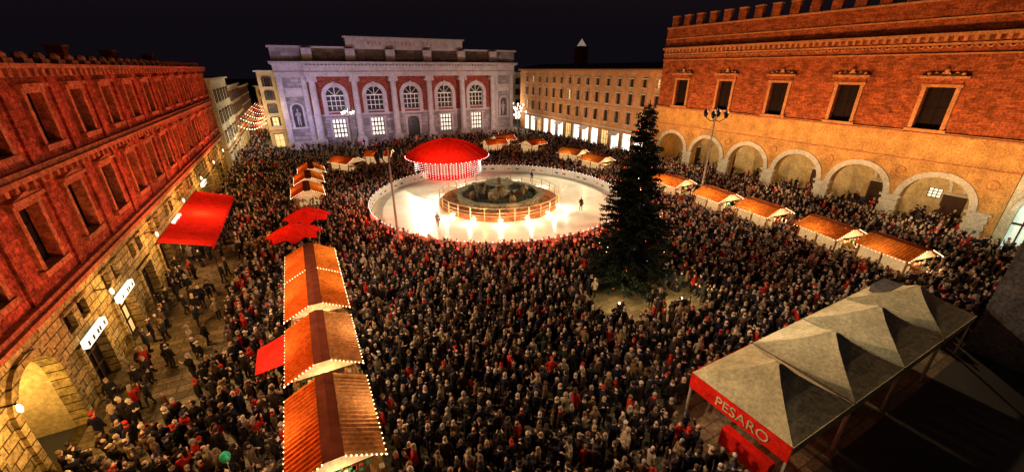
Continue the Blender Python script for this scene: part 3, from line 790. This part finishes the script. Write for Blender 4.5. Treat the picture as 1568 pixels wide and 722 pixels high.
# ------------------------------------------------------------ GAZEBOS
for k in range(4):
    gx0=15.2+4.95*k;gx1=gx0+4.8;gy0,gy1=4.6,9.4;cx,cy=(gx0+gx1)/2,(gy0+gy1)/2
    b=Obj('canopy_gazebo');b.part('roof')
    vs=[];fs=[]
    rings_=[(1,3.0),(.75,3.32),(.5,3.66),(.25,4.06),(.05,4.5)]
    for f,z in rings_:
        for i in range(4):
            p=[(gx0,gy0),(gx1,gy0),(gx1,gy1),(gx0,gy1)][i]
            vs.append((cx+(p[0]-cx)*f,cy+(p[1]-cy)*f,z))
    for j in range(4):
        for i in range(4): fs.append((j*4+i,j*4+(i+1)%4,j*4+4+(i+1)%4,j*4+4+i))
    fs.append((16,17,18,19));b.raw(vs,fs,M_canvas)
    b.part('valance')
    mv=M_red if k==0 else M_canvas
    b.box(gx0-.03,gx0,gy0,gy1,2.1 if k==0 else 2.6,3.0,mv)
    b.box(gx0,gx1,gy1,gy1+.03,2.5,3.0,mv);b.box(gx0,gx1,gy0-.03,gy0,2.5,3.0,M_canvas)
    b.part('legs')
    for p in ((gx0+.06,gy0+.06),(gx1-.06,gy0+.06),(gx1-.06,gy1-.06),(gx0+.06,gy1-.06)): b.box(p[0]-.05,p[0]+.05,p[1]-.05,p[1]+.05,0,3,M_ironp)
    if k==3: b.part('hatch');b.box(cx-.9,cx+.9,cy+.9,cy+1.9,3.4,3.9,M_dwall)
    if k==0:
        b.part('counter');b.box(gx0+.25,gx0+.7,gy0+.6,gy1-1.9,0.01,1.0,M_red)
        cu=bpy.data.curves.new('t','FONT');cu.body='PESARO';cu.size=.72;cu.extrude=.01;cu.align_x='CENTER'
        to=bpy.data.objects.new('t',cu);COL.objects.link(to);bpy.context.view_layer.update()
        me=bpy.data.meshes.new_from_object(to.evaluated_get(bpy.context.evaluated_depsgraph_get()));bpy.data.objects.remove(to)
        me.materials.clear();me.materials.append(M_canvas)
        t=bpy.data.objects.new('lettering',me);COL.objects.link(t)
        t.matrix_world=Matrix(((0,0,-1,gx0-.06),(-1,0,0,cy-.3),(0,1,0,2.3),(0,0,0,1)))
        b.extra.append(t)
    b.finish()
light('POINT',(16.2,7.4,2.6),120,(1,.25,.12),size=.3,name='gazebo_point_light')
light('POINT',(12.0,8.4,5.6),900,(1,.78,.5),size=.4,name='gazebo_point_light')  # added light in open air to brighten the first canopy
light('SPOT',(20,14.5,8),4800,(1,.84,.6),(26,7.5,3.4),100,1,.4,name='gazebo_fill_spot')  # added spot to brighten the gazebo roofs

# ------------------------------------------------------------ STREET LAMPS
def lamp(x,y,h,m,pw):
    b=Obj('street_lamp')
    b.part('pole');b.revolve(x,y,[(.0,0),(.4,0),(.4,.3),(.25,.4),(.22,1.2),(.13,1.35),(.1,h*.6),(.07,h),(0,h+.05)],m,10)
    for k in range(4):
        a=k*math.pi/2+.4;c,s_=math.cos(a),math.sin(a)
        pts=[(.05,h-1.4),(.5,h-1.55),(1.0,h-1.2),(1.15,h-.7),(1.15,h-.5)]
        b.part('arms')
        for p,q in zip(pts,pts[1:]): b.tube((x+p[0]*c,y+p[0]*s_,p[1]),(x+q[0]*c,y+q[0]*s_,q[1]),.06,.05,M_iron,6)
        b.part('lanterns');b.revolve(x+1.15*c,y+1.15*s_,[(0,h-1.1),(.14,h-1.1),(.3,h-.55),(.0,h-.55)],M_bulbw if pw>0 else M_dark,6);b.revolve(x+1.15*c,y+1.15*s_,[(.34,h-.55),(.1,h-.25),(0,h-.1)],M_iron,6)
    b.finish();stall_rects.append((x,y,.5,.5,0))
    if pw: light('POINT',(x,y,h-.2),pw,(1,.82,.6),size=.4,name='street_lamp_light')
lamp(6.7,37,10.4,M_ironp,0)
lamp(45.2,32.4,12.6,M_ironp,0)
lamp(9,87,9.8,M_ironp,1800)
lamp(48,88,9.0,M_ironp,1800)

# ------------------------------------------------------------ CHRISTMAS TREE
TX,TY=22.0,21.0
M_needle=mat('fir_needles',(.016,.022,.015),.95,.6,5,spec=.05)
M_bark=mat('bark',(.05,.03,.02),.9,.4,6)
b=Obj('christmas_fir_tree');b.part('trunk');b.cyl(TX,TY,0,13.9,.24,.03,M_bark,10)
nv=[];nf=[]
def tri(p,q,r_): 
    o=len(nv);nv.extend([tuple(p),tuple(q),tuple(r_)]);nf.append((o,o+1,o+2))
z=.7;b.part('branches')
while z<14.4:
    rad=3.4*(1-z/14.9)**.85+.18
    if z<2.4: rad*=.72+.28*(z-.7)/1.7
    nb=int(6+rad*2.4)
    for i in range(nb):
        a=U(0,6.283);Lr=rad*random.choice((U(.5,.85),U(.75,1.05),U(1.0,1.38)));zz=z+U(-.15,.15)
        dirv=Vector((math.cos(a),math.sin(a),0));side=Vector((-math.sin(a),math.cos(a),0))
        p0=Vector((TX,TY,zz));st=max(3,int(Lr/.16))
        prev=p0
        for k in range(1,st+1):
            t=k/st
            p=p0+dirv*(Lr*t)+Vector((0,0,-.30*Lr*t+.26*Lr*t*t))
            if t>.15:
                tl=(.18+.42*(1-t)*min(1,Lr/2))
                for sg in (-1,1):
                    tip=p+side*sg*tl*U(.7,1.2)+dirv*tl*.6+Vector((0,0,U(-.16,.06)))
                    w1=(tip-p).cross(Vector((0,0,1))).normalized()*.05
                    tri(p+w1,p-w1,tip)
                    md=(p+tip)/2
                    for _ in range(2):
                        tri(md+Vector((U(-.05,.05),U(-.05,.05),U(-.03,.03))),md+Vector((U(-.15,.15),U(-.15,.15),U(-.12,.12))),tip+Vector((U(-.1,.1),U(-.1,.1),U(-.18,.06))))
                up=Vector((0,0,.1)); tri(prev,p+up,p-up)
            if k%3==0 or k==st:
                b.tube(prev,p,.018,.014,M_bark,3)
            prev=p
        tri(prev+side*.06,prev-side*.06,prev+dirv*.25+Vector((0,0,.05)))
    z+=.21
b.part('needles');b.raw(nv,nf,M_needle)
b.part('ornaments')
M_bb=mat('bulb_blue',(.2,.3,1),.5,0,2,emit=(.25,.35,1),es=1.5,nosample=True)
for i in range(70):
    z=U(1.2,13.6);rad=3.35*(1-z/14.7)**.85;a=U(0,6.283)
    b.blob((TX+rad*math.cos(a),TY+rad*math.sin(a),z),.03,random.choice((M_bulbr,M_bulbr,M_bb,M_bulb)),5,3)
b.part('star')
for k in range(8):
    a=k*math.pi/4; d=Vector((math.cos(a)*Rv.x,math.cos(a)*Rv.y,math.sin(a))); b.tube(Vector((TX,TY,14.6)),Vector((TX,TY,14.6))+d*(.42 if k%2==0 else .25),.05,.01,M_iron,4)
b.finish()
stall_rects.append((TX,TY,3.0,3.0,'c'))
CL=((-2.9,-2.3,2.5),(1.9,-4.0,1.9))
for dx,dy,_ in CL:
    light('POINT',(TX+dx,TY+dy,1.6),420,(1,.74,.34),size=.15,name='ground_floodlight_lamp')
tb=Obj('tree_floodlight_box')
for dx,dy,_ in CL: tb.box(TX+dx-.2,TX+dx+.2,TY+dy-.15,TY+dy+.15,.02,.5,M_iron);tb.blob((TX+dx,TY+dy,.58),.09,M_bulbw,6,4)
tb.finish()

# ------------------------------------------------------------ PEOPLE
M_skin=ramp_mat('skin',[(.6,.36,.24),(.65,.42,.3),(.5,.3,.19),(.66,.45,.33)],.6,noise=.11)
M_coat=ramp_mat('coat',[(.018,.016,.018),(.025,.02,.025),(.045,.03,.025),(.012,.012,.03),(.12,.07,.035),(.018,.015,.015),(.45,.025,.015),(.04,.035,.04),(.025,.028,.02),(.22,.14,.08),(.02,.016,.016),(.035,.018,.016),(.38,.29,.2),(.03,.02,.02),(.02,.02,.035),(.018,.018,.018)],.85,spec=.1)
M_trou=ramp_mat('trousers',[(.02,.022,.04),(.02,.02,.02),(.05,.045,.05),(.04,.03,.02)],.9,noise=.37,spec=.1)
M_shoe=mat('shoes',(.03,.02,.018),.6)
M_hair=ramp_mat('hair',[(.025,.015,.008),(.07,.04,.02),(.18,.10,.05),(.018,.013,.01),(.38,.25,.13),(.32,.27,.22)],.5,noise=.53)
M_hat=ramp_mat('hat',[(.5,.02,.012),(.05,.04,.04),(.6,.5,.4),(.22,.13,.07),(.035,.03,.08),(.45,.32,.2),(.6,.52,.42),(.06,.05,.05)],.9,noise=.71)
M_eye=mat('eye',(.02,.015,.01),.3)
def rings(vs,fs,R_,n=14):
    o=len(vs)
    for (cx,cy,z,rx,ry) in R_:
        for i in range(n):
            a=2*math.pi*i/n;vs.append((cx+rx*math.cos(a),cy+ry*math.sin(a),z))
    for j in range(len(R_)-1):
        for i in range(n): k=(i+1)%n;fs.append((o+j*n+i,o+j*n+k,o+(j+1)*n+k,o+(j+1)*n+i))
    fs.append(tuple(o+i for i in range(n))[::-1]);q=o+(len(R_)-1)*n;fs.append(tuple(q+i for i in range(n)))
def limb(vs,fs,P_,n=9):
    o=len(vs);P_=[(Vector(p),r) for p,r in P_]
    for k,(p,r) in enumerate(P_):
        d=(P_[min(k+1,len(P_)-1)][0]-P_[max(k-1,0)][0]).normalized()
        u=Vector((1,0,0)) if abs(d.x)<.9 else Vector((0,1,0));u=(u-d*u.dot(d)).normalized();w_=d.cross(u)
        for i in range(n):
            a=2*math.pi*i/n;vs.append(tuple(p+(u*math.cos(a)+w_*math.sin(a))*r))
    for j in range(len(P_)-1):
        for i in range(n): k=(i+1)%n;fs.append((o+j*n+i,o+j*n+k,o+(j+1)*n+k,o+(j+1)*n+i))
    fs.append(tuple(o+i for i in range(n))[::-1]);q=o+(len(P_)-1)*n;fs.append(tuple(q+i for i in range(n)))
pcol=bpy.data.collections.new('crowd_people')
ARM={'down':((.27,.02,1.1),(.27,-.06,.86)),'pocket':((.3,.06,1.12),(.2,-.1,.93)),'phone':((.26,-.14,1.14),(.13,-.3,1.42)),'up':((.3,-.08,1.5),(.24,-.16,1.78)),'cup':((.27,-.02,1.1),(.12,-.26,1.2)),'cross':((.28,-.06,1.12),(.0,-.22,1.17))}
def person(idx,armL,armR,hem=.72,head='hair',female=False,stride=0.0,turn=0.0,bag=False):
    vs=[];fs=[];k=.92 if female else 1
    rings(vs,fs,[(0,0,hem,.2*k,.15),(0,0,.9,.195*k,.15),(0,0,1.03,.17*k,.13),(0,-.005,1.18,.185*k,.14),(0,0,1.3,.205*k,.14),(0,.005,1.385,.195*k,.115),(0,.01,1.44,.12*k,.09),(0,.01,1.49,.075,.075)],16)
    rings(vs,fs,[(0,.01,1.42,.055,.058),(0,.005,1.5,.052,.056),(0,-.015,1.525,.045,.06),(0,-.012,1.555,.06,.08),(0,-.005,1.6,.07,.092),(0,0,1.65,.076,.098),(0,.003,1.7,.072,.094),(0,.005,1.74,.05,.07),(0,.005,1.76,.02,.03)],14)
    limb(vs,fs,[((0,-.09,1.655),.008),((0,-.112,1.62),.016),((0,-.1,1.605),.012)],6)
    for sg in (-1,1): limb(vs,fs,[((sg*.074,.0,1.66),.018),((sg*.088,.008,1.65),.016)],6)
    hands=[]
    for sg,pose in ((-1,armL),(1,armR)):
        e,w_=ARM[pose];S_=Vector((sg*.175*k,.0,1.375));E=Vector((sg*e[0]*k,e[1],e[2]));W_=Vector((sg*w_[0],w_[1],w_[2]))
        limb(vs,fs,[((S_*1.0)[:],.07),((S_*.5+E*.5)[:],.06),(E[:],.052),((E*.5+W_*.5)[:],.047),(W_[:],.04)])
        d=(W_-E).normalized()
        limb(vs,fs,[((W_-d*.02)[:],.028),((W_+d*.03)[:],.034),((W_+d*.09)[:],.036)],8)
        hands.append((sg,W_,d))
        st=stride*sg
        limb(vs,fs,[((sg*.09,0,.88),.1),((sg*.095,-.02-st*.5,.66),.085),((sg*.1,-.03-st*.6,.47),.06),((sg*.1,-.01-st*.75,.3),.058),((sg*.1,.03-st,.1),.044)])
        limb(vs,fs,[((sg*.1,.05-st,.05),.045),((sg*.105,-.05-st,.048),.046),((sg*.115,-.16-st,.035),.033)])
    me=bpy.data.meshes.new('p');me.from_pydata(vs,[],fs);ob=bpy.data.objects.new('p',me);COL.objects.link(ob)
    md=ob.modifiers.new('r','REMESH');md.mode='VOXEL';md.voxel_size=.02;md.use_smooth_shade=True
    bpy.context.view_layer.update()
    m2=bpy.data.meshes.new_from_object(ob.evaluated_get(bpy.context.evaluated_depsgraph_get()));bpy.data.objects.remove(ob)
    m2.materials.clear()
    for m in (M_coat,M_skin,M_trou,M_shoe): m2.materials.append(m)
    for p in m2.polygons:
        c=p.center;mi=0
        if c.z<.085: mi=3
        elif c.z<hem+.005 and all((c-h[1]).length>.13 for h in hands): mi=2
        if c.z>1.5 and math.hypot(c.x,c.y)<.13: mi=1
        for sg,W_,d in hands:
            if (c-W_).dot(d)>.005 and (c-W_).length<.12: mi=1
        p.material_index=mi
    b=Obj('x')
    for sg,W_,d in hands:
        u=d.cross(Vector((0,0,1)));u=u.normalized() if u.length>.1 else Vector((0,1,0))
        u=Vector((0,1,0)) if abs(d.z)>.8 else u
        v=d.cross(u)
        for f in range(4):
            base=W_+d*.085+u*(f-1.5)*.018;ln=(.06,.072,.068,.05)[f]
            mid=base+d*ln*.55+v*.008*sg;tip=mid+(d+v*.7*sg).normalized()*ln*.5
            b.tube(base,mid,.0095,.0085,M_skin,5);b.tube(mid,tip,.0085,.006,M_skin,5)
        tb_=W_+d*.035+u*.03;b.tube(tb_,tb_+u*.022+d*.03,.012,.01,M_skin,5);b.tube(tb_+u*.022+d*.03,tb_+u*.026+d*.06,.01,.007,M_skin,5)
    for sg in (-1,1): b.blob((sg*.03,-.093,1.652),(.012,.008,.007),M_eye,6,4)
    b.box(-.024,.024,-.098,-.09,1.573,1.58,mat('lips',(.35,.12,.1),.6))
    def shell(rx,ry,rz,cz,cy,m,cond):
        vs=[];fs=[];n=14;kk=9
        for j in range(kk+1):
            ph_=-math.pi/2+math.pi*j/kk
            for i in range(n):
                a=2*math.pi*i/n;vs.append((rx*math.cos(ph_)*math.cos(a),cy+ry*math.cos(ph_)*math.sin(a),cz+rz*math.sin(ph_)))
        for j in range(kk):
            for i in range(n):
                q=(j*n+i,j*n+(i+1)%n,(j+1)*n+(i+1)%n,(j+1)*n+i)
                c=[sum(vs[t][x_] for t in q)/4 for x_ in range(3)]
                if cond(c): fs.append(q)
        b.raw(vs,fs,m)
    if head=='hair': shell(.088,.108,.105,1.675,.012,M_hair,lambda c:(c[1]>-.02 and c[2]>1.58) or c[2]>1.71)
    elif head=='bald': shell(.086,.106,.09,1.65,.014,M_hair,lambda c:c[1]>0 and 1.58<c[2]<1.69)
    elif head=='long':
        shell(.092,.11,.105,1.675,.012,M_hair,lambda c:c[1]>-.02 or c[2]>1.71)
        v2=[];f2=[];rings(v2,f2,[(-.01,.05,1.62,.09,.065),(0,.075,1.5,.1,.055),(0,.085,1.38,.085,.035),(0,.09,1.3,.04,.02)],10);b.raw(v2,f2,M_hair)
    elif head=='beanie':
        shell(.094,.114,.115,1.67,.008,M_hat,lambda c:c[2]>1.675);b.ring(0,.006,.088,.1,1.665,1.7,M_hat,14)
        b.blob((0,.01,1.8),.035,M_hat,7,5)
        shell(.086,.106,.1,1.655,.012,M_hair,lambda c:c[1]>.01 and c[2]<1.68)
    elif head=='hood':
        shell(.115,.13,.135,1.66,.02,M_coat,lambda c:c[1]>-.055)
    elif head=='cap':
        shell(.09,.11,.1,1.685,.006,M_hat,lambda c:c[2]>1.69);b.box(-.06,.06,-.17,-.09,1.69,1.7,M_hat)
        shell(.086,.106,.1,1.66,.012,M_hair,lambda c:c[1]>.01 and 1.57<c[2]<1.7)
    if idx%2: b.ring(0,.0,.06,.1,1.44,1.52,M_hat,12)
    if bag: b.box(.2,.3,-.1,.12,.78,1.02,M_shoe)
    V,F_,I,MM=b.parts['body']
    bm=bmesh.new();bm.from_mesh(m2)
    mats=list(m2.materials)
    base=[bm.verts.new(v) for v in V]
    for f,i_ in zip(F_,I):
        try: nf_=bm.faces.new([base[t] for t in f])
        except ValueError: continue
        mm=MM[i_]
        if mm not in mats: mats.append(mm)
        nf_.material_index=mats.index(mm)
    for f in bm.faces: f.smooth=True
    bm.to_mesh(m2);bm.free()
    for mm in mats[len(m2.materials):]: m2.materials.append(mm)
    if turn:
        for v in m2.vertices:
            if v.co.z>1.42:
                f=min(1,(v.co.z-1.42)/.12)*turn;x_,y_=v.co.x,v.co.y
                v.co.x=x_*math.cos(f)-y_*math.sin(f);v.co.y=x_*math.sin(f)+y_*math.cos(f)
    m2.name='person_%02d'%idx
    o=bpy.data.objects.new('person_%02d'%idx,m2);pcol.objects.link(o);return m2
specs=[('pocket','pocket',.72,'hair',False,0,.3,False),('down','down',.72,'beanie',False,.12,0,True),('phone','phone',.7,'long',True,0,0,False),('down','cup',.55,'long',True,0,-.5,True),
('pocket','pocket',.75,'hood',False,0,.2,False),('up','pocket',.72,'bald',False,0,0,False),('cross','cross',.68,'beanie',True,0,.5,False),('down','pocket',.78,'cap',False,.15,-.3,False),
('cup','cup',.5,'beanie',True,0,-.2,False),('down','down',.8,'bald',False,0,.6,False),('phone','down',.72,'hood',False,0,-.4,False),('pocket','down',.6,'hair',True,.1,0,True)]
pm=[person(i,*s_) for i,s_ in enumerate(specs)]

def statue(x,z,yy):
    me=pm[6].copy();me.materials.clear();me.materials.append(M_stoneT2)
    for p in me.polygons: p.material_index=0
    o=bpy.data.objects.new('niche_statue',me);COL.objects.link(o);o.location=(x,yy,z);o.scale=(2.1,2.1,2.1);return o
for c in ((T0+cols[0]-.9)/2,(cols[5]+.9+T1)/2): post.extra.append(statue(c,5.05,102.4))
post.finish()

# ---- crowd distribution
pts=[];rot=[];sc=[];vi=[]
def blocked(x,y):
    for r in stall_rects:
        if r[4]=='c':
            if math.hypot(x-r[0],y-r[1])<r[2]: return True
            continue
        dx,dy=x-r[0],y-r[1];c,s_=math.cos(-r[4]),math.sin(-r[4]);u,v=dx*c-dy*s_,dx*s_+dy*c
        if abs(u)<r[2] and abs(v)<r[3]: return True
    return False
def dens(x,y):
    if math.hypot(x-RX,y-RY)<RR+.45: return 0
    if math.hypot(x-PX,y-PY)<5.9: return 0
    if blocked(x,y): return 0
    for dx,dy,r_ in CL:
        if math.hypot(x-TX-dx,y-TY-dy)<r_+.35*math.sin(6*math.atan2(y-TY-dy,x-TX-dx)): return 0.03
    if x>14.2 and y<10 and x<36.2: return 0
    if x>36 and y<5: return 0
    for px in pil:
        if x>59 and abs(y-px)<1.2: return 0
    if x>59.3: return .35
    if x<-3.0:
        if y<21.5: return .95
        if y<43: return .9 if x>-6.9 else (.45 if x<-10.3 else .16)
        if y<60: return .3 if x<-8 else .75
        return .4
    if y>84: return .18
    if y>68: return .55
    if x>46.5: return .85
    return .97
sp=.63
ix=int((66+12)/sp);iy=int(96/sp)
for i in range(ix):
    for j in range(iy):
        x=-11.7+(i+.5*(j%2))*sp+U(-.25,.25);y=4.5+j*sp+U(-.25,.25)
        if x>65.5 or (x>59.3 and (y<11 or y>54)): continue
        if R()<dens(x,y):
            pts.append((x,y,.006))
            d=math.atan2(RX-x,-(RY-y))
            a=d+random.gauss(0,.7) if R()<.4 else U(0,6.283)
            rot.append((0,0,a));s_=random.gauss(1.03,.08) if R()>.1 else U(.6,.85);sc.append(s_);vi.append(random.randrange(12))
for (x,y) in ((12,41),(31.5,53),(30,38)):
    pts.append((x,y,.302));rot.append((0,0,U(0,6)));sc.append(1.0);vi.append(11)
for _ in range(70):
    pts.append((U(-11.3,-6.9),U(97,134),.006));rot.append((0,0,U(0,6)));sc.append(1.0);vi.append(random.randrange(12))
print('CROWD',len(pts))
me=bpy.data.meshes.new('crowd');me.from_pydata(pts,[],[])
at=me.attributes.new('rot','FLOAT_VECTOR','POINT');at.data.foreach_set('vector',[c for v in rot for c in v])
at=me.attributes.new('sc','FLOAT','POINT');at.data.foreach_set('value',sc)
at=me.attributes.new('vi','INT','POINT');at.data.foreach_set('value',vi)
crowd=bpy.data.objects.new('crowd_of_people',me);COL.objects.link(crowd)
ng=bpy.data.node_groups.new('crowd_instances','GeometryNodeTree')
ng.interface.new_socket('Geometry',in_out='INPUT',socket_type='NodeSocketGeometry');ng.interface.new_socket('Geometry',in_out='OUTPUT',socket_type='NodeSocketGeometry')
gi=ng.nodes.new('NodeGroupInput');go=ng.nodes.new('NodeGroupOutput')
iop=ng.nodes.new('GeometryNodeInstanceOnPoints');ci=ng.nodes.new('GeometryNodeCollectionInfo')
ci.inputs['Collection'].default_value=pcol;ci.inputs['Separate Children'].default_value=True;ci.inputs['Reset Children'].default_value=True
def na(nm,t):
    n=ng.nodes.new('GeometryNodeInputNamedAttribute');n.data_type=t;n.inputs['Name'].default_value=nm;return n.outputs['Attribute']
ng.links.new(gi.outputs[0],iop.inputs['Points']);ng.links.new(ci.outputs[0],iop.inputs['Instance']);iop.inputs['Pick Instance'].default_value=True
ng.links.new(na('vi','INT'),iop.inputs['Instance Index']);ng.links.new(na('rot','FLOAT_VECTOR'),iop.inputs['Rotation']);ng.links.new(na('sc','FLOAT'),iop.inputs['Scale'])
ng.links.new(iop.outputs[0],go.inputs[0])
mo=crowd.modifiers.new('inst','NODES');mo.node_group=ng

b=Obj('green_balloon');b.blob((-5.2,15.5,2.3),(.2,.2,.26),mat('green_balloon_rubber',(.05,.5,.3),.3),12,8);b.tube((-5.2,15.5,2.04),(-5.2,15.4,1.2),.008,.008,M_whitep,4);b.finish(smooth=('body',))

# ------------------------------------------------------------ LIGHTING
RED=(1,.17,.06);ORG=(1,.46,.16)
for y,p in ((9,7500),(24,12000),(39,21000),(54,28000),(70,32000)):
    light('SPOT',(-3.2,y,3.9),p,RED,(-12.5,y+1,12.6),100,1,.3,'facade_floodlight_red')
for y in (12,24,36,49):
    light('SPOT',(46.6,y,4.4),25000,ORG,(60,y,15.5),95,1,.3,'facade_floodlight_orange')
for y in (14,29,44):
    light('SPOT',(48.5,y,5.2),6500,(1,.66,.32),(60,y,6.8),110,1,.3,'portico_floodlight')  # added warm spots, yellowing the lower palace wall
for y in (62,76,92):
    light('SPOT',(50,y,4.2),10500,(1,.72,.48),(62,y,10),110,1,.3,'side_floodlight')
light('SPOT',(-1,86,3.6),14000,(.55,.50,1),(0,102,11),95,1,.3,'facade_floodlight_violet')
light('SPOT',(12,85,3.6),10000,(.85,.66,.95),(13,102,11),100,1,.3,'facade_floodlight_violet')
light('SPOT',(27,85,3.6),10000,(1,.68,.68),(27,102,11),100,1,.3,'facade_floodlight_warm')
light('SPOT',(43,85,3.6),14000,(1,.68,.55),(44,102,11),100,1,.3,'facade_floodlight_warm')
# added fill spots at cornice height, brightening crowd and rink
light('SPOT',(59,30,20.5),80000,(1,.68,.38),(24,24,0),85,1,.5,'crowd_fill_spot')
light('SPOT',(59,52,20.5),70000,(1,.84,.58),(22,46,0),42,.6,.6,'rink_fill_spot')
light('SPOT',(-12,60,17.8),52000,(1,.84,.58),(22,46,0),46,.6,.6,'rink_fill_spot')
light('SPOT',(-11.6,30,17.5),42000,(1,.66,.36),(10,18,0),95,1,.5,'crowd_fill_spot')
light('SPOT',(25,99,19),34000,(1,.84,.58),(22,46,0),36,.6,.6,'rink_fill_spot')
